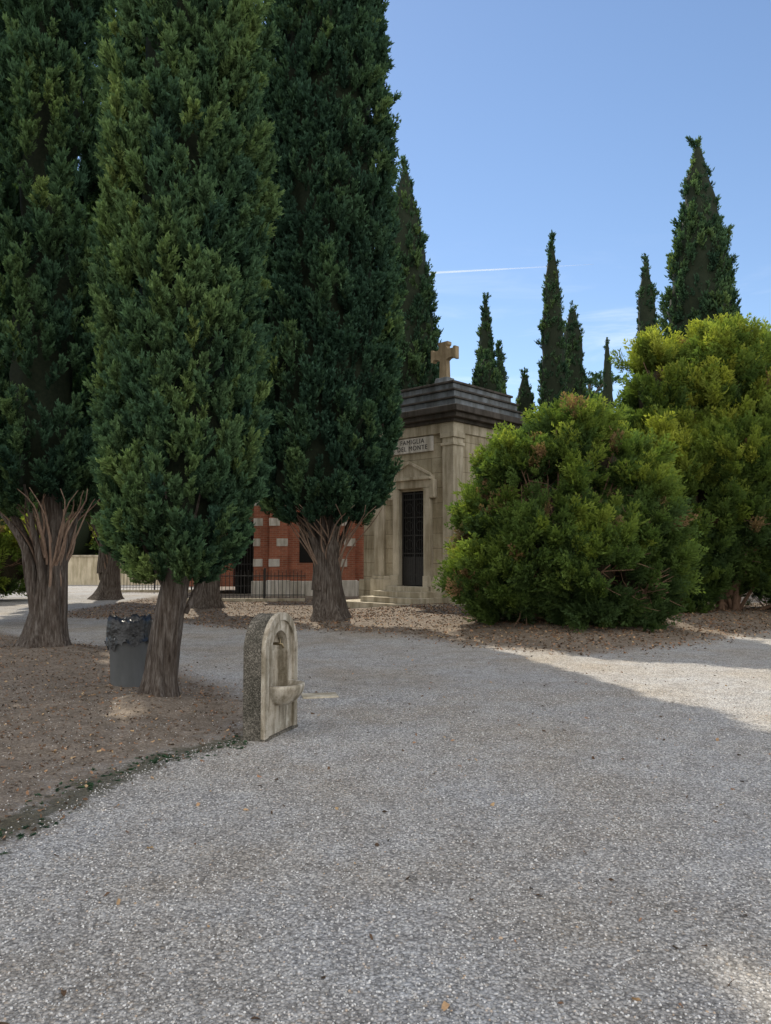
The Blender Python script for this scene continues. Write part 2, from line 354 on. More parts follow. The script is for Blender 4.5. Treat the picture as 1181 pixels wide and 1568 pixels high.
# ---------------------------------------------------------------- bushes
def bush(name,x,y,blobs,n,size,seed,tint0=.4,core=.62,gap=-.2,stems=26,dead=.5,up=.65,topg=.3):
    B=empty(name,(x,y,0)); rnd=random.Random(seed); pts=[];rots=[];sc=[];ti=[]
    wts=np.array([b[3]*b[5]+b[4]*b[5] for b in blobs]); wts/=wts.sum(); cw=np.cumsum(wts)
    def inside(p,k):
        for i,b in enumerate(blobs):
            if i!=k and ((p[0]-b[0])/b[3])**2+((p[1]-b[1])/b[4])**2+((p[2]-b[2])/b[5])**2<.55: return True
        return False
    tries=0
    while len(pts)<n and tries<n*14:
        tries+=1; k_=int(np.searchsorted(cw,rnd.random())); b=blobs[min(k_,len(blobs)-1)]
        d=Vector((rnd.gauss(0,1),rnd.gauss(0,1),rnd.gauss(0,1))).normalized(); f=1.02-.36*rnd.random()**1.5
        lum=1+.34*mn.noise(Vector((d.x*2.0+seed,d.y*2.0,d.z*2.0+k_)))+.26*mn.noise(Vector((d.x*4.5,d.y*4.5+seed,d.z*4.5)))
        p=(b[0]+d.x*b[3]*f*lum,b[1]+d.y*b[4]*f*lum,b[2]+d.z*b[5]*f*lum)
        if p[2]<.12 or inside(p,k_): continue
        g=mn.noise(Vector((p[0]*.9+seed,p[1]*.9,p[2]*.9)))+.8*mn.noise(Vector((p[0]*2.3+seed,p[1]*2.3,p[2]*2.3)))
        if g<gap and rnd.random()<.94: continue
        s=size*rnd.uniform(.4,1.4); pts.append(p)
        rots.append(dir_rot((d.x*.9+rnd.gauss(0,.3),d.y*.9+rnd.gauss(0,.3),d.z*.5+up+rnd.gauss(0,.2)),rnd.uniform(0,6.28))); sc.append(s)
        dn=mn.noise(Vector((p[0]*1.5+seed*2,p[1]*1.5,p[2]*1.5)))
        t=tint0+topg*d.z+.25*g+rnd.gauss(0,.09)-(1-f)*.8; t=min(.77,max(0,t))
        if (dn>dead*.62 and rnd.random()<.35): t=rnd.uniform(.84,1)
        ti.append(t)
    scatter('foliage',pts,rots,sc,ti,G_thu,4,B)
    V=[];F=[]
    for b in blobs:
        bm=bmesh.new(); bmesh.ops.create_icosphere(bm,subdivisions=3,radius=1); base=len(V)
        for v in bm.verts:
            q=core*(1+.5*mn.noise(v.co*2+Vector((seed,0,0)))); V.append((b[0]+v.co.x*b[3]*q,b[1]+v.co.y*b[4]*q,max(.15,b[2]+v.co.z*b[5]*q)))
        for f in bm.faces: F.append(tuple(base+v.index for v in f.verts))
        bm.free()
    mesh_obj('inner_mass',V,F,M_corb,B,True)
    V=[];F=[]
    for s in range(stems):
        b=rnd.choice(blobs); d=Vector((rnd.gauss(0,1),rnd.gauss(0,1)-.7,rnd.gauss(0,1))).normalized(); e=Vector((b[0]+d.x*b[3]*.92,b[1]+d.y*b[4]*.92,max(.4,b[2]+d.z*b[5]*.92))); st=Vector((rnd.uniform(-.3,.3),rnd.uniform(-.3,.3),-.05)); md=Vector((e.x*.35,e.y*.35,e.z*.5)); p=[];rd=[]
        r0=rnd.uniform(.03,.07)
        for i in range(12):
            u=i/11; p.append(st*(1-u)**2+md*2*u*(1-u)+e*u*u+Vector((mn.noise(Vector((s,u*4,0))),mn.noise(Vector((0,s,u*4))),0))*.12*u); rd.append(r0*(1-u)+.008)
        tube_data(p,rd,7,.1,s,V,F)
        for t in range(8):
            i0=rnd.randrange(5,11); q=[p[i0]]; dv=Vector((rnd.gauss(0,1),rnd.gauss(0,1),rnd.gauss(.3,.7))).normalized()
            for i in range(4): q.append(q[-1]+(dv+Vector((rnd.gauss(0,.25),rnd.gauss(0,.25),.1))).normalized()*.18)
            tube_data(q,[.014,.011,.009,.006,.004],5,0,0,V,F)
    mesh_obj('stems',V,F,M_bstem,B,True); return B
bush('thuja_bush',3.75,16.2,[(0,0,2.3,1.3,1.4,1.75),(-1.35,-.1,1.15,.85,1.1,.95),(-1.3,0,2.3,.7,.8,.7),(-.85,0,3.3,.7,.85,.75),(.2,.1,3.85,.95,1.0,.85),(1.05,.1,3.4,.75,.9,.9),(1.45,-.2,2.4,.7,1.1,1.1),(1.3,-.3,1.2,.95,1.2,1.1),(.4,-1.0,1.3,1.0,.9,1.1),(-.6,-.8,1.9,.8,.9,1.0)],4000,.48,31,.26,core=.36,gap=-.08,stems=90,dead=.42)
bush('thuja_bush',8.9,19.8,[(0,0,3.4,2.1,2.0,3.0),(-.1,0,6.1,1.1,1.2,1.3),(-1.8,0,5.5,.75,.8,1.6),(1.3,.2,4.8,1.7,1.6,2.0),(-1.5,-.4,2.4,1.5,1.4,2.2),(2.1,-.3,2.4,2.0,1.8,2.4),(-1.9,.2,4.0,.9,1.1,1.4),(.9,-.2,6.2,.75,.8,1.1)],4800,.6,33,.38,core=.56,gap=-.18,stems=36,dead=.75,up=1.1,topg=.34)
bush('thuja_bush',-14.6,27,[(0,0,1.6,1.6,1.5,1.6),(1.0,0,1.2,1.1,1,1.2)],400,.8,35,.5)
def pine(x,y,h,r,seed):
    T=empty('umbrella_pine_tree',(x,y,0)); rnd=random.Random(seed); V=[];F=[]
    p=[Vector((.2*math.sin(i*.5),0,h*.93*i/12)) for i in range(13)]; tube_data(p,[.3-.018*i for i in range(13)],10,.05,1,V,F)
    pts=[];rots=[];sc=[];ti=[]
    for L in range(14):
        a=rnd.uniform(0,6.28); z=h*rnd.uniform(.72,.95); rr=r*rnd.uniform(.2,.9); c=Vector((math.cos(a)*rr,math.sin(a)*rr,z))
        tube_data([Vector((0,0,z-r*.7)),Vector((c.x*.5,c.y*.5,z-r*.3)),c],[.09,.06,.03],6,0,0,V,F)
        for i in range(34):
            d=Vector((rnd.gauss(0,.35),rnd.gauss(0,.35),rnd.gauss(0,.14)))*r; pts.append(tuple(c+d)); rots.append(dir_rot((d.x,d.y,abs(d.z)+.6),rnd.random()*6)); sc.append(rnd.uniform(.5,.9)); ti.append(rnd.uniform(.1,.5))
    mesh_obj('trunk',V,F,M_bark,T,True); scatter('crown_foliage',pts,rots,sc,ti,G_cym,4,T)
pine(15.3,56,15.4,1.6,3)
pts=[];rots=[];sc=[];ti=[]; DT=empty('distant_trees'); V=[];F=[]
rnd=random.Random(99)
for i in range(110):
    x=-78+i*1.4+rnd.uniform(-.5,.5); y=72+rnd.uniform(-5,5); hh=rnd.uniform(5,8)+(2.2 if x<-12 else 0); w=rnd.uniform(1.8,3)
    for j in range(46):
        d=Vector((rnd.gauss(0,1),rnd.gauss(0,1),rnd.gauss(0,1))).normalized(); pts.append((x+d.x*w,y+d.y*w,max(.3,hh*.5+d.z*hh*.5))); rots.append(dir_rot((d.x,d.y,d.z+.5),rnd.random()*6)); sc.append(rnd.uniform(1.6,2.6)); ti.append(rnd.uniform(.05,.7))
    bm=bmesh.new(); bmesh.ops.create_icosphere(bm,subdivisions=2,radius=1); base=len(V)
    for v in bm.verts:
        q=.88*(1+.4*mn.noise(v.co*2+Vector((i,0,0)))); V.append((x+v.co.x*w*q,y+v.co.y*w*q,hh*.48+v.co.z*hh*.48*q))
    for f in bm.faces: F.append(tuple(base+v.index for v in f.verts))
    bm.free()
scatter('foliage',pts,rots,sc,ti,G_far,4,DT); mesh_obj('inner_mass',V,F,M_core,DT,True)

# ---------------------------------------------------------------- ground
polys=[[(-2.1,4.2),(-1.96,5.66),(-1.66,6.3),(-1.2,6.85),(-1.25,8.0),(-1.7,9.0),(-2.6,10.3),(-4.2,12.9),(-6.4,14.5),(-8.6,16.5),(-30,19),(-30,2),(-3.0,3.0)],
 [(-9,20),(-6,19.0),(-3.2,16.8),(-1.5,16.2),(0,15.6),(1.3,13.9),(2.2,12.8),(3.1,12.35),(4.6,13.1),(6.4,14.6),(8.4,16.2),(14,18),(40,22),(40,60),(-9,60)]]
def sdist(px,py,poly):
    d=np.full(px.shape,1e9); ins=np.zeros(px.shape,bool); n=len(poly)
    for i in range(n):
        ax,ay=poly[i]; bx,by=poly[(i+1)%n]; ex,ey=bx-ax,by-ay; t=np.clip(((px-ax)*ex+(py-ay)*ey)/(ex*ex+ey*ey),0,1)
        d=np.minimum(d,np.hypot(px-ax-t*ex,py-ay-t*ey)); c=((ay>py)!=(by>py))&(px<(bx-ax)*(py-ay)/((by-ay) if by!=ay else 1e-9)+ax); ins^=c
    return np.where(ins,d,-d)
xs=np.concatenate([[-2500,-900,-300,-120,-60,-35,-22],np.arange(-15,15.01,.12),[20,30,60,120,300,900,2500]])
ys=np.concatenate([[-1500,-300,-60,-15,-4],np.arange(0,34,.13),[38,45,60,90,150,400,1200,3000]])
X,Y=np.meshgrid(xs,ys); s1=sdist(X,Y,polys[0]); s2=sdist(X,Y,polys[1]); sd=np.maximum(s1,s2)
soil=np.clip(.5+sd*.9,0,1)
far=(np.abs(X)>16)|(Y>36); 
Z=.07*np.clip(s1/1.2,0,1)**1.2*(~far)+.2*np.clip(s2/2.2,0,1)**1.0*(~far)*np.clip((X+1.2)/2.0,0,1)*np.clip((26-Y)/4,0,1)
nzv=np.zeros_like(X)
for i in range(X.shape[0]):
    if ys[i]<0 or ys[i]>34: continue
    for j in range(X.shape[1]):
        if abs(xs[j])<=15.1: nzv[i,j]=mn.noise(Vector((xs[j]*.6,ys[i]*.6,0)))*.014+mn.noise(Vector((xs[j]*2.6,ys[i]*2.6,3)))*.009*(1+2*soil[i,j])
Z=Z+nzv
for (tx,ty,hh,rr) in ((-2.4,8.2,.07,.5),(-5.35,12.1,.12,.9),(-1.35,17.8,.12,1.1),(-5.1,22,.1,1)): Z+=hh*np.exp(-((X-tx)**2+(Y-ty)**2)/rr**2)
ml=[(-2.6,3.6),(-2.15,4.6),(-2.0,5.4),(-1.7,6.15),(-1.25,6.7)]
md=np.full(X.shape,1e9)
for a,b in zip(ml[:-1],ml[1:]):
    ex,ey=b[0]-a[0],b[1]-a[1]; t=np.clip(((X-a[0])*ex+(Y-a[1])*ey)/(ex*ex+ey*ey),0,1); md=np.minimum(md,np.hypot(X-a[0]-t*ex,Y-a[1]-t*ey))
moss=np.clip(1-md/.32,0,1)
ny,nx=X.shape; V=np.stack([X,Y,Z],-1).reshape(-1,3); idx=np.arange(ny*nx).reshape(ny,nx)
F=np.stack([idx[:-1,:-1],idx[:-1,1:],idx[1:,1:],idx[1:,:-1]],-1).reshape(-1,4)
me=bpy.data.meshes.new('ground'); me.vertices.add(len(V)); me.vertices.foreach_set('co',V.astype(np.float32).ravel()); me.loops.add(F.size); me.loops.foreach_set('vertex_index',F.astype(np.int32).ravel())
me.polygons.add(len(F)); me.polygons.foreach_set('loop_start',np.arange(len(F))*4); me.polygons.foreach_set('loop_total',np.full(len(F),4)); me.update(); me.polygons.foreach_set('use_smooth',np.ones(len(F),bool))
for nm,a in (('soil',soil),('moss',moss)):
    at=me.attributes.new(nm,'FLOAT','POINT'); at.data.foreach_set('value',a.astype(np.float32).ravel())
me.materials.append(M_ground); link(bpy.data.objects.new('ground',me))
def gz(x,y):
    i=np.clip(np.searchsorted(ys,y),1,len(ys)-1); j=np.clip(np.searchsorted(xs,x),1,len(xs)-1)
    ty=(y-ys[i-1])/(ys[i]-ys[i-1]); tx=(x-xs[j-1])/(xs[j]-xs[j-1])
    return (Z[i-1,j-1]*(1-tx)+Z[i-1,j]*tx)*(1-ty)+(Z[i,j-1]*(1-tx)+Z[i,j]*tx)*ty
k=N('pebble'); at=k.new('ShaderNodeAttribute'); at.attribute_type='INSTANCER'; at.attribute_name='tint'
M_peb=k.fin(k.ramp(at.outputs['Fac'],[(0,(.17,.167,.16)),(.4,(.41,.4,.385)),(.75,(.62,.605,.58)),(.95,(.78,.765,.74)),(1,(.5,.36,.24))]),.85,None,.1)
C_peb=bpy.data.collections.new('pebbles')
for q in range(4):
    bm=bmesh.new(); bmesh.ops.create_icosphere(bm,subdivisions=1,radius=1)
    for v in bm.verts: v.co*=rng.uniform(.7,1.15); v.co.z*=.65
    me=bpy.data.meshes.new('pebble_%d'%q); bm.to_mesh(me); bm.free(); me.materials.append(M_peb); C_peb.objects.link(bpy.data.objects.new('pebble_%d'%q,me))
G_peb=gn_group(C_peb)
n=80000; yy=1.2+8*rng.random(n)**1.7; xx=(rng.random(n)*2-1)*(yy*.62+.3)
sdn=np.maximum(sdist(xx,yy,polys[0]),sdist(xx,yy,polys[1])); keep=(sdn<-.02)|(rng.random(n)<.15); xx=xx[keep];yy=yy[keep]; n=len(xx)
zz=gz(xx,yy)+.001; s=rng.uniform(.003,.0075,n)*(1+(rng.random(n)>.98)*.6)
scatter('gravel',np.stack([xx,yy,zz],1),np.stack([rng.uniform(-.5,.5,n),rng.uniform(-.5,.5,n),rng.uniform(0,6.28,n)],1),np.stack([s,s*rng.uniform(.6,1,n),s],1),rng.random(n),G_peb,4)
k=N('dry_leaf'); at=k.new('ShaderNodeAttribute'); at.attribute_type='INSTANCER'; at.attribute_name='tint'
M_leaf=k.fin(k.ramp(at.outputs['Fac'],[(0,(.05,.036,.024)),(.4,(.18,.105,.06)),(.7,(.38,.21,.12)),(1,(.5,.36,.2))]),.7,None,.2)
C_leaf=bpy.data.collections.new('leaves')
for q in range(4):
    m=9; pts_=[(math.cos(6.283*i/m)*(.5+.12*rng.normal()),math.sin(6.283*i/m)*(1+.1*rng.normal()),.18*rng.normal()+.2*math.cos(6.283*i/m)**2) for i in range(m)]
    o=mesh_obj('dry_leaf_%d'%q,[(0,0,0)]+pts_,[(0,i+1,(i+1)%m+1) for i in range(m)],M_leaf,None,False,False); C_leaf.objects.link(o)
G_leaf=gn_group(C_leaf)
L=[]
def add(n,xf,yf,s0,s1,cond=None):
    x=xf(n); y=yf(n)
    if cond is not None:
        kk=cond(x,y); x=x[kk];y=y[kk]
    L.append(np.stack([x,y,rng.uniform(s0,s1,len(x))],1))
add(24000,lambda n:rng.uniform(-1.5,11,n),lambda n:rng.uniform(12,22,n),.012,.035,lambda x,y:(sdist(x,y,polys[1])+rng.normal(size=len(x))*.3>.0)&(rng.random(len(x))<.75))
add(8000,lambda n:rng.uniform(-9,-1,n),lambda n:rng.uniform(15,28,n),.015,.035,lambda x,y:sdist(x,y,polys[1])>-.3)
add(14000,lambda n:rng.uniform(-8,-1,n),lambda n:rng.uniform(3,15,n),.005,.02,lambda x,y:sdist(x,y,polys[0])+rng.normal(size=len(x))*.2>0)
add(700,lambda n:rng.uniform(-4,5,n),lambda n:1.5+rng.random(n)**1.2*12,.008,.022)
A=np.concatenate(L); n=len(A)
scatter('fallen_leaves',np.stack([A[:,0],A[:,1],gz(A[:,0],A[:,1])+.006],1),np.stack([rng.normal(size=n)*.45,rng.normal(size=n)*.45,rng.uniform(0,6.28,n)],1),A[:,2],rng.random(n)**1.6,G_leaf,4)
pp=[]
for a,b in zip(ml[:-1],ml[1:]):
    m=110; t=rng.random(m); pp.append(np.stack([a[0]+(b[0]-a[0])*t+rng.normal(size=m)*.10,a[1]+(b[1]-a[1])*t+rng.normal(size=m)*.13],1))
pp=np.concatenate(pp); kk=np.array([mn.noise(Vector((p[0]*1.5,p[1]*1.5,9)))>-.1 for p in pp]); pp=pp[kk]; n=len(pp)
scatter('cypress_debris',np.stack([pp[:,0],pp[:,1],gz(pp[:,0],pp[:,1])-.004],1),np.stack([1.53+rng.normal(size=n)*.06,rng.normal(size=n)*.1,rng.uniform(0,6.28,n)],1),rng.uniform(.03,.075,n),rng.uniform(.0,.3,n),G_cyp,4)

# ---------------------------------------------------------------- mausoleum
MZ=empty('stone_mausoleum',(2.0,22,0),math.atan2(-.68,.73)); W=3.2; Dp=3.2
b=Boxes(); b.box(-W-.5,.35,-1.35,Dp+.3,-.1,.2,.01).box(-W*.5-1.15,-W*.5+1.15,-1.1,0,.2,.36,.01).box(-W*.5-.95,-W*.5+.95,-.75,0,.36,.52,.01).box(-W*.5-.74,-W*.5+.74,-.42,0,.52,.66,.01)
b.done('steps',M_stonep,MZ)
b=Boxes(); dx0,dx1=-W/2-.5,-W/2+.5
for (x0,x1,y0,y1) in ((-W-.1,dx0-.28,-.12,.35),(dx1+.28,.1,-.12,.35),(-W-.1,-W+.3,.35,Dp+.1),(-.3,.1,.35,Dp+.1)):
    b.box(x0,x1,y0,y1,.2,.85,.012); b.box(x0+.04,x1-.04,y0+.04,y1-.002,.85,.95,.01)
b.done('plinth',M_stonep,MZ)
b=Boxes()
b.box(-W+.02,dx0,.06,.4,.3,5.4).box(dx1,-.02,.06,.4,.3,5.4).box(dx0,dx1,.06,.4,3.55,5.4).box(-W+.02,-W+.36,.4,Dp-.02,.3,5.4).box(-.36,-.02,.4,Dp-.02,.3,5.4).box(-W+.36,-.36,Dp-.36,Dp-.02,.3,5.4)
b.done('walls',M_stone,MZ)
b=Boxes()
for (x0,x1,y0,y1) in ((-W,-W+.42,-.03,.44),(-.42,0,-.03,.44),(-.42,0.03,Dp-.44,Dp),(-W,-W+.42,Dp-.44,Dp)):
    b.box(x0,x1,y0,y1,.95,5.05,.015); b.box(x0-.04,x1+.04,y0-.04,y1+.04,4.82,4.9,.01); b.box(x0-.05,x1+.05,y0-.05,y1+.05,5.05,5.2,.015)
b.done('corner_pilasters',M_stonep,MZ)
b=Boxes()
b.box(-W-.03,.03,-.05,Dp+.03,5.2,5.5,.01)
b.done('entablature',M_stonep,MZ)
b=Boxes()
b.box(-W-.12,.12,-.14,Dp+.12,5.5,5.6,.01).box(-W-.3,.3,-.3,Dp+.3,5.6,5.74,.015).box(-W-.42,.42,-.42,Dp+.42,5.74,5.93,.02)
b.done('cornice',M_dark,MZ)
b=Boxes(); b.box(-W-.2,.2,-.2,Dp+.2,5.93,6.14,.01).box(-W-.06,.06,-.06,Dp+.06,6.2,6.42,.01).box(-W+.08,-.08,.08,Dp-.08,6.48,6.68,.01); b.done('attic_tiers',M_lead,MZ)
b=Boxes(); b.box(-W-.25,.25,-.25,Dp+.25,6.14,6.2,.012).box(-W-.11,.11,-.11,Dp+.11,6.42,6.48,.012).box(-W+.03,-.03,.03,Dp-.03,6.68,6.75,.012); b.done('attic_mouldings',M_dark,MZ)
b=Boxes(); b.box(-W/2-.7,-W/2+.7,Dp/2-.7,Dp/2+.7,6.75,6.95,.02).box(-W/2-.3,-W/2+.3,Dp/2-.25,Dp/2+.25,6.95,7.3,.02,.06); b.done('cross_pedestal',M_lead,MZ)
cx=-W/2; y0,y1=Dp/2-.1,Dp/2+.1
def crosspts(c,z0,z1,zc,half,w,fl):
    return [(c-w,z0),(c+w,z0),(c+w*.85,zc-w*1.4),(c+w*1.4,zc-w),(c+half*.8,zc-w*.95),(c+half*.84,zc-w-fl),(c+half,zc-w-fl),(c+half,zc+w+fl),(c+half*.84,zc+w+fl),(c+half*.8,zc+w*.95),(c+w*1.4,zc+w),(c+w*.95,zc+w*1.5),(c+w*.95,z1-.14),(c+w+fl,z1-.1),(c+w+fl,z1),
     (c-w-fl,z1),(c-w-fl,z1-.1),(c-w*.95,z1-.14),(c-w*.95,zc+w*1.5),(c-w*1.4,zc+w),(c-half*.8,zc+w*.95),(c-half*.84,zc+w+fl),(c-half,zc+w+fl),(c-half,zc-w-fl),(c-half*.84,zc-w-fl),(c-half*.8,zc-w*.95),(c-w*1.4,zc-w),(c-w*.85,zc-w*1.4)]
Boxes().prism(crosspts(cx,7.28,8.48,8.08,.5,.15,.05),y0,y1).done('cross',M_cross,MZ)
b=Boxes(); b.box(dx0-.24,dx0,-.1,.1,.66,3.62,.012).box(dx1,dx1+.24,-.1,.1,.66,3.62,.012).box(dx0-.24,dx1+.24,-.1,.1,3.625,3.86,.012)
b.box(dx0-.34,dx1+.34,-.2,.1,3.86,3.95,.012).box(dx0-.42,dx0-.245,-.12,.06,3.3,3.86,.03).box(dx1+.245,dx1+.42,-.12,.06,3.3,3.86,.03)
b.box(dx0-.3,dx0+.0,-.14,-.1,.66,.98,.01).box(dx1,dx1+.3,-.14,-.1,.66,.98,.01)
b.prism([(dx0-.34,3.953),(dx1+.34,3.953),(cx,4.36)],-.14,.1); b.done('door_surround',M_stonep,MZ)
b=Boxes()
for sgn in (-1,1): b.prism([(cx+sgn*.86,3.955),(cx+sgn*.86,4.03),(cx,4.45),(cx,4.362)],-.2,-.143)
b.done('pediment_moulding',M_stonep,MZ)
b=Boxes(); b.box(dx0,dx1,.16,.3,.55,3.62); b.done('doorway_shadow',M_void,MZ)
b=Boxes(); 
for i in range(11):
    x=dx0+.04+i*(.92/10); b.box(x-.009,x+.009,.085,.103,.68,3.5)
for z in (.70,1.0,1.65,2.2,2.75,3.3,3.48): b.box(dx0+.01,dx1-.01,.08,.108,z-.02,z+.02)
b.box(dx0+.005,dx0+.05,.075,.11,.67,3.54).box(dx1-.05,dx1-.005,.075,.11,.67,3.54).box(cx-.03,cx+.03,.075,.11,.67,3.54).box(dx0+.05,dx1-.05,.09,.1,.7,1.55)
b.done('iron_gate',M_iron,MZ)
for sx in (-.22,.22):
    for zz_ in (1.92,2.48,3.02):
        V=[];F=[]; p=[Vector((cx+sx+.15*math.cos(a),.09,zz_+.15*math.sin(a))) for a in np.linspace(0,6.2832,20)]; tube_data(p,[.011]*20,6,0,0,V,F); mesh_obj('gate_scroll',V,F,M_iron,MZ,True)
b=Boxes(); b.box(cx-.8,cx+.8,-.02,.05,4.72,5.17,.008); b.done('name_panel',M_white,MZ)
for txt,z in (('FAMIGLIA',4.985),('DEL MONTE',4.79)):
    cu=bpy.data.curves.new('inscription','FONT'); cu.body=txt; cu.size=.2; cu.align_x='CENTER'; cu.extrude=.003; cu.space_character=1.15; cu.materials.append(M_letters)
    o=bpy.data.objects.new('inscription',cu); link(o,MZ); o.location=(cx,-.026,z); o.rotation_euler=(math.pi/2,0,0)
b=Boxes(); b.box(.0,.05,.9,2.3,4.55,4.67,.01).box(.0,.08,.95,1.1,4.2,4.55,.02).box(.0,.08,2.1,2.25,4.2,4.55,.02); b.done('side_brackets',M_stonep,MZ)
b=Boxes(); b.box(-.018,.01,1.1,2.1,1.5,4.2); b.done('side_panel',M_dark,MZ)
b=Boxes(); b.box(-W-1.0,-W-.11,.5,2.6,-.1,4.4,.02); b.box(-W-1.1,-W-.11,.38,2.7,-.1,.8,.02); b.box(-W-1.12,-W-.11,.36,2.75,4.4,4.6,.02); b.done('side_wing',M_stone,MZ)

# ---------------------------------------------------------------- brick chapel
CH=empty('brick_chapel',(0,30,0)); 
b=Boxes(); b.box(-5.2,1.2,0,5,.3,5.4); b.box(-4.55,-3.85,-.22,0,.6,5.3).box(-1.9,-1.2,-.22,0,.6,5.3).box(-8.4,-6.3,1.5,5,.3,4.6).box(-6.3,-5.2,1.5,2,3.0,4.6); b.done('walls',M_brick,CH)
b=Boxes(); b.box(-5.28,1.28,-.08,5.1,-.1,.58,.02).box(-4.65,-3.75,-.32,-.08,-.1,.62,.02).box(-2,-1.1,-.32,-.08,-.1,.62,.02).box(-5.4,1.4,-.3,5.3,5.42,5.6,.02)
for i,z in enumerate((1.15,1.95,2.75,3.55,4.35)):
    for x0 in (-4.57,-1.92):
        b.box(x0+(.3 if i%2 else -.003),x0+.74 if i%2 else x0+.42,-.24,-.19,z,z+.3,.005)
    b.box(-5.22,-4.85-(.1 if i%2 else 0),-.02,.3,z,z+.3,.005)
b.done('white_bands',M_white,CH)
b=Boxes(); b.box(-6.25,-5.25,1.7,1.9,0,3.0).box(-3.4,-2.4,-.012,.05,1.3,3.4); b.done('openings',M_void,CH)
b=Boxes()
for x in np.arange(-6.2,-5.25,.12): b.box(x-.01,x+.01,1.45,1.47,0,3.0)
for z in (.3,1.2,2.1): b.box(-6.25,-5.25,1.43,1.49,z,z+.05)
b.done('iron_gate',M_iron,CH)
V=[(-5.5,-.4,5.6),(1.5,-.4,5.6),(1.5,5.4,5.6),(-5.5,5.4,5.6),(-2.5,2.5,7.4),(-1.5,2.5,7.4)]; mesh_obj('roof',V,[(0,1,5,4),(1,2,5),(2,3,4,5),(3,0,4),(3,2,1,0)],M_tile,CH)
b=Boxes(); b.box(-8.6,-5.1,1.3,5.2,4.6,4.75,.02); b.done('wing_roof',M_tile,CH)
def fence(x0,y0,x1,y1,h=1.0):
    L_=math.hypot(x1-x0,y1-y0); F_=empty('iron_fence',(x0,y0,0),math.atan2(y1-y0,x1-x0)); b=Boxes(); nb=int(L_/.13)
    for i in range(nb+1):
        x=i*L_/nb; b.box(x-.009,x+.009,-.009,.009,.1,h+(.0 if i%2 else .08))
    for i in range(int(L_/1.6)+1):
        x=i*1.6; b.box(x-.03,x+.03,-.03,.03,0,h+.15,.008)
    for z in (.2,h*.86): b.box(0,L_,-.015,.015,z,z+.03)
    b.done('railings',M_iron,F_); b=Boxes(); b.box(0,L_,-.09,.09,-.05,.1,.01); b.done('kerb',M_stonep,F_)
fence(-7.4,26.5,-2.8,26.5); fence(-11.6,33,-7.6,33,1.2)
Wl=empty('perimeter_wall',(0,41,0)); b=Boxes(); b.box(-34,-8.5,0,.35,-.1,1.5); b.done('plaster',M_plast,Wl); b=Boxes(); b.box(-34.05,-8.45,-.06,.41,1.502,1.6,.015); b.done('coping',M_stonep,Wl)

# ---------------------------------------------------------------- drinking fountain
k=N('fountain_render'); v=k.coord(); n=k.noise(v,7,6,.7); f=k.noise(v,110,3,.7); n3=k.noise(k.coord((5,5,.9)),2.5,4); n4=k.noise(v,16,5,.75)
col=k.ramp(n.outputs['Fac'],[(.28,(.34,.29,.22)),(.5,(.50,.45,.37)),(.72,(.64,.6,.51))]); col=k.mix(1.0,col,k.ramp(f.outputs['Fac'],[(.3,.82),(.65,1.08)]),'MULTIPLY'); col=k.mix(1.0,col,k.ramp(n3.outputs['Fac'],[(.4,(.5,.48,.43)),(.57,(1,1,1))]),'MULTIPLY'); col=k.mix(1.0,col,k.ramp(n4.outputs['Fac'],[(.32,(.6,.57,.52)),(.46,(1,1,1))]),'MULTIPLY')
M_fnt=k.fin(col,.85,k.bump(f.outputs['Fac'],.5,.004,k.bump(n4.outputs['Fac'],.4,.01)),.2)
k=N('pebbledash'); v=k.coord(); vo=k.new('ShaderNodeTexVoronoi'); vo.inputs['Scale'].default_value=110; k.c(v,vo.inputs['Vector']); sp=k.new('ShaderNodeSeparateColor'); k.c(vo.outputs['Color'],sp.inputs[0])
n=k.noise(v,5,5); col=k.ramp(sp.outputs[0],[(0,(.07,.065,.058)),(.6,(.145,.135,.12)),(1,(.27,.25,.225))]); col=k.mix(1.0,col,k.ramp(n.outputs['Fac'],[(.35,(.55,.55,.5)),(.65,(1.15,1.12,1.05))]),'MULTIPLY')
M_dash=k.fin(col,.95,k.bump(k.math('MULTIPLY',vo.outputs['Distance'],-1.),.9,.006),.1)
FT=empty('drinking_fountain',(-1.05,6.62,0),math.radians(71.4)); hw=.31; dpt=.2; cx=.31
NA=24
def arch(hw,zb,zs,n=NA):
    p=[(cx-hw,zb+(zs-zb)*i/6) for i in range(6)]+[(cx-hw*math.cos(math.pi*i/n),zs+hw*math.sin(math.pi*i/n)) for i in range(n+1)]+[(cx+hw,zs-(zs-zb)*(i+1)/6) for i in range(6)]
    return p
O=arch(hw,-.03,.76); I=arch(.15,.38,.77); n_=len(O)
V=[(x,0,z) for x,z in O]+[(x,0,z) for x,z in I]+[(x,.09,z) for x,z in I]; F=[]
for i in range(n_-1):
    F+=[(i,n_+i,n_+i+1,i+1),(n_+i,2*n_+i,2*n_+i+1,n_+i+1)]
F+=[(n_-1,2*n_-1,n_,0),(2*n_-1,3*n_-1,2*n_,n_),tuple(2*n_+i for i in range(n_))]
o=mesh_obj('front_and_niche',V,F,M_fnt,FT)
V2=[(x,.001,z) for x,z in O]+[(x,dpt,z) for x,z in O]; mesh_obj('pebbledash_body',V2,[(i,i+1,n_+i+1,n_+i) for i in range(n_-1)]+[tuple(n_+i for i in range(n_))],M_dash,FT)
R1=arch(hw+.012,-.03,.76); R2=arch(hw-.055,-.03,.76)
V=[(x,-.022,z) for x,z in R1]+[(x,-.022,z) for x,z in R2]+[(x,.02,z) for x,z in R1]+[(x,-.002,z) for x,z in R2]; F=[]
for i in range(n_-1): F+=[(i,n_+i,n_+i+1,i+1),(2*n_+i,i,i+1,2*n_+i+1),(n_+i,3*n_+i,3*n_+i+1,n_+i+1)]
mesh_obj('face_rim',V,F,M_fnt,FT)
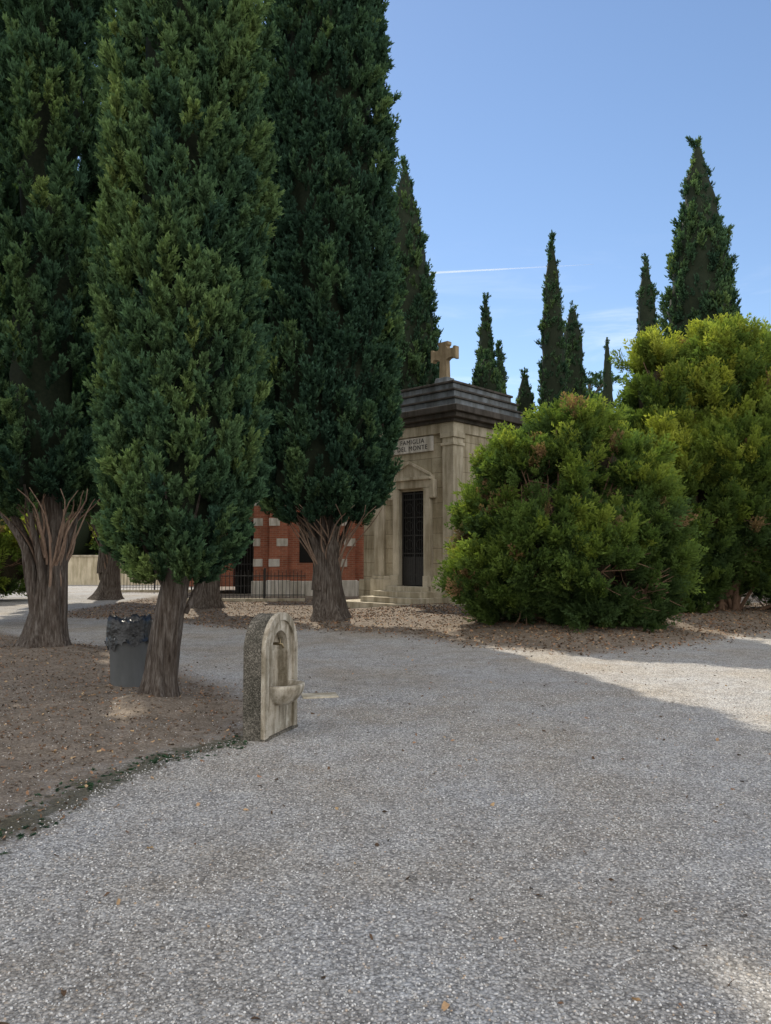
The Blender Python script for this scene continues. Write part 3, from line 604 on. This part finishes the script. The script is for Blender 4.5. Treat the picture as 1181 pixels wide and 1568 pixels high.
b=Boxes(); b.box(-.02,.64,-.035,.22,-.05,.02,.012); b.done('footing',M_dash,FT)
prof=[(.03,.33),(.09,.345),(.15,.39),(.19,.45),(.205,.5),(.205,.525),(.17,.525),(.155,.49),(.11,.455),(.0,.445)]; V=[];F=[]; ns=20
for r,z in prof:
    for j in range(ns+1):
        a=math.pi+math.pi*j/ns; V.append((cx+r*math.cos(a)*1.05,r*math.sin(a)*1.1+.0,z-.075))
for i in range(len(prof)-1):
    for j in range(ns): F.append((i*(ns+1)+j,i*(ns+1)+j+1,(i+1)*(ns+1)+j+1,(i+1)*(ns+1)+j))
mesh_obj('basin',V,F,M_fnt,FT,True)
k=N('brass'); M_brass=k.fin((.25,.2,.12),.4,None,.5,.9)
V=[];F=[]; tube_data([Vector((cx,.1,.80)),Vector((cx,.03,.80)),Vector((cx,-.02,.795)),Vector((cx,-.03,.76))],[.013,.013,.012,.011],10,0,0,V,F); tube_data([Vector((cx,.0,.80)),Vector((cx,.0,.85))],[.009,.007],8,0,0,V,F); tube_data([Vector((cx-.035,0,.85)),Vector((cx+.035,0,.85))],[.007,.007],8,0,0,V,F); mesh_obj('tap',V,F,M_brass,FT,True)
b=Boxes(); b.box(-.2,.2,-.13,.13,-.02,.012,.004); b.done('drain_cover',M_stonep,None,(-.75,8.75,0),.2)

# ---------------------------------------------------------------- trash bin
TB=empty('trash_bin',(-3.05,9.1,.03)); M_bin=simple('grey_bin_plastic',(.12,.13,.135),(.17,.18,.19),8,.5,.1,.003,(1,1,.3),.4)
k=N('black_bag'); n=k.noise(k.coord(),14,4,.6); M_bag=k.fin((.012,.013,.015),.28,k.bump(n.outputs['Fac'],.8,.04),.6)
V=[];F=[]; prof=[(.0,.0),(.185,.0),(.195,.02),(.195,.06),(.203,.07),(.222,.56),(.236,.565),(.238,.61),(.215,.61),(.19,.05)]; ns=48
for r,z in prof:
    for j in range(ns):
        a=6.2832*j/ns; V.append((r*math.cos(a),r*math.sin(a),z))
for i in range(len(prof)-1):
    for j in range(ns): F.append((i*ns+j,i*ns+(j+1)%ns,(i+1)*ns+(j+1)%ns,(i+1)*ns+j))
mesh_obj('bin_body',V,F,M_bin,TB,True)
V=[];F=[]; prof=[(.255,.50),(.25,.56),(.243,.62),(.247,.70),(.25,.78),(.225,.83),(.2,.80),(.18,.72),(.1,.66),(.0,.64)]; ns=72
for i,(r,z) in enumerate(prof):
    for j in range(ns):
        a=6.2832*j/ns; q=mn.noise(Vector((math.cos(a)*3,math.sin(a)*3,z*3))); q2=mn.noise(Vector((math.cos(a)*9,math.sin(a)*9,z*5+4)))
        am=(.04 if i in (0,5) else .022); V.append(((r+am*q+.012*q2)*math.cos(a),(r+am*q+.012*q2)*math.sin(a),z+(.11*q+.04*q2 if i in (0,) else .05*q*(i>3)+.03*q2*(i>3))))
for i in range(len(prof)-1):
    for j in range(ns): F.append((i*ns+j,i*ns+(j+1)%ns,(i+1)*ns+(j+1)%ns,(i+1)*ns+j))
mesh_obj('black_bag',V,F,M_bag,TB,True)

# ---------------------------------------------------------------- contrail
k=N('contrail_vapour'); k.n.remove(k.b); d=k.new('ShaderNodeBsdfTranslucent'); d.inputs[0].default_value=(.9,.9,.9,1); tr=k.new('ShaderNodeBsdfTransparent'); mx=k.new('ShaderNodeMixShader')
uv=k.coord((.004,.02,.02)); nn=k.noise(uv,1.5,4); k.c(k.ramp(nn.outputs['Fac'],[(.3,.12),(.7,.5)]),mx.inputs[0]); k.c(tr.outputs[0],mx.inputs[1]); k.c(d.outputs[0],mx.inputs[2]); k.c(mx.outputs[0],k.out.inputs[0])
V=[];F=[]
P0=Vector((30,2000,1.6+2000*.3763)); P1=Vector((560,2000,1.6+2000*.3905))
for i in range(30):
    u=i/29; p=P0.lerp(P1,u); w=3.2*(1-u)+.6; V+=[(p.x,p.y,p.z-w),(p.x,p.y+1,p.z+w)]
for i in range(29): F.append((2*i,2*i+2,2*i+3,2*i+1))
mesh_obj('contrail_cloud',V,F,k.m)

# ---------------------------------------------------------------- light, sky, camera
az=math.radians(-16.5); el=math.radians(45)
sv=Vector((math.sin(az)*math.cos(el),math.cos(az)*math.cos(el),math.sin(el)))
sl=bpy.data.lights.new('sun','SUN'); sl.energy=5; sl.angle=math.radians(.5); sl.color=(1,.92,.78); so=bpy.data.objects.new('sun',sl); so.rotation_euler=sv.to_track_quat('Z','Y').to_euler(); link(so)
w=bpy.data.worlds.new('World'); scene.world=w; w.use_nodes=True; nt=w.node_tree; bgn=nt.nodes['Background']; sk=nt.nodes.new('ShaderNodeTexSky'); sk.sky_type='NISHITA'; sk.sun_disc=False; sk.sun_elevation=el; sk.sun_rotation=az; sk.altitude=200; sk.air_density=1.0; sk.dust_density=.05; sk.ozone_density=2.0
nt.links.new(sk.outputs[0],bgn.inputs[0]); bgn.inputs[1].default_value=.15
# unseen cloud bank added behind the camera to brighten the shade, plus thin cirrus
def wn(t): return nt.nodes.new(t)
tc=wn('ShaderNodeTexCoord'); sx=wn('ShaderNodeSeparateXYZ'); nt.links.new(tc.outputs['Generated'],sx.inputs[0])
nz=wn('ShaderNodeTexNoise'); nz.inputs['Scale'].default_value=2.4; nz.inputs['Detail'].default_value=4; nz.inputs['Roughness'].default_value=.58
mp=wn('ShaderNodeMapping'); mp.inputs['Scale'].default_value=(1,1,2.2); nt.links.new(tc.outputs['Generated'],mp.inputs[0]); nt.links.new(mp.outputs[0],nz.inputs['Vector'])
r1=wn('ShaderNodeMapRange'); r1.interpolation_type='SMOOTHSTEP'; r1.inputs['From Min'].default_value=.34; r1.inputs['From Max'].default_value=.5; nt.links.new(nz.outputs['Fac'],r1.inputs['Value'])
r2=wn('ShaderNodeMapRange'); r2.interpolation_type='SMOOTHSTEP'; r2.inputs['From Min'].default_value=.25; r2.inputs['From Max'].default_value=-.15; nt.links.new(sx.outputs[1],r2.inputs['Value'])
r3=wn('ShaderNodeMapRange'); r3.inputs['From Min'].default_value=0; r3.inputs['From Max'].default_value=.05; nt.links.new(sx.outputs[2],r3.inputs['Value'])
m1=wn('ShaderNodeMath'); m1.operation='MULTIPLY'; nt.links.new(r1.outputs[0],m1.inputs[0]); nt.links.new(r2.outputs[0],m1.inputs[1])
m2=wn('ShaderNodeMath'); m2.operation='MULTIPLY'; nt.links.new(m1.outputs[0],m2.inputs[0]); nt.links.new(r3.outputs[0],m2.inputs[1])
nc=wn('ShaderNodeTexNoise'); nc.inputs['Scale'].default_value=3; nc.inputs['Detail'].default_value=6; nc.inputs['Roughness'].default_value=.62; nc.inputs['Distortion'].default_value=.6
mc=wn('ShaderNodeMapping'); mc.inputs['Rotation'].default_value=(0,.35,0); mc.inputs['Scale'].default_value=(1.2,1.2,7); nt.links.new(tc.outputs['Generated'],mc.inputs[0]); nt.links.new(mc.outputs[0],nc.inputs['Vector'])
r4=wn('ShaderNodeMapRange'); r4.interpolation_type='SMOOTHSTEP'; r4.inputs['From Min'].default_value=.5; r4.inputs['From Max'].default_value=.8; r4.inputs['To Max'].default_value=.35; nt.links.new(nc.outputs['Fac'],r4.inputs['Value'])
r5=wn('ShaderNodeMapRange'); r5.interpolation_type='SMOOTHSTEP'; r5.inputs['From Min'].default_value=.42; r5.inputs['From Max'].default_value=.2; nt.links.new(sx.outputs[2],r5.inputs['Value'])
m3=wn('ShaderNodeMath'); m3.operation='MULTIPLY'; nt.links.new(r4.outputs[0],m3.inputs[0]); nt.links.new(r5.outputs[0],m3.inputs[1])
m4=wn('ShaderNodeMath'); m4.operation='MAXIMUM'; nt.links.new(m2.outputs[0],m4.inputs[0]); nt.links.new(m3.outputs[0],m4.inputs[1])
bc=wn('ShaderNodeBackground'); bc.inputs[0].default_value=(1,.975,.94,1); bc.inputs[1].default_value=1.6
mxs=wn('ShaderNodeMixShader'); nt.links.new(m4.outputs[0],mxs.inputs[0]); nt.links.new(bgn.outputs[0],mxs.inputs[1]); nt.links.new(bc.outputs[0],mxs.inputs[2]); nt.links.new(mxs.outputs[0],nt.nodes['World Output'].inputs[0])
cam=bpy.data.cameras.new('camera'); cam.sensor_fit='VERTICAL'; cam.clip_end=6000; cam.clip_start=.05
co=bpy.data.objects.new('camera',cam); co.location=(0,0,1.6); co.rotation_euler=(math.radians(90+3.25),0,0); link(co); scene.camera=co
cam.sensor_height=24; cam.lens=12/ (784/1162)
scene.view_settings.view_transform='Standard'; scene.view_settings.look='None'; scene.view_settings.exposure=0
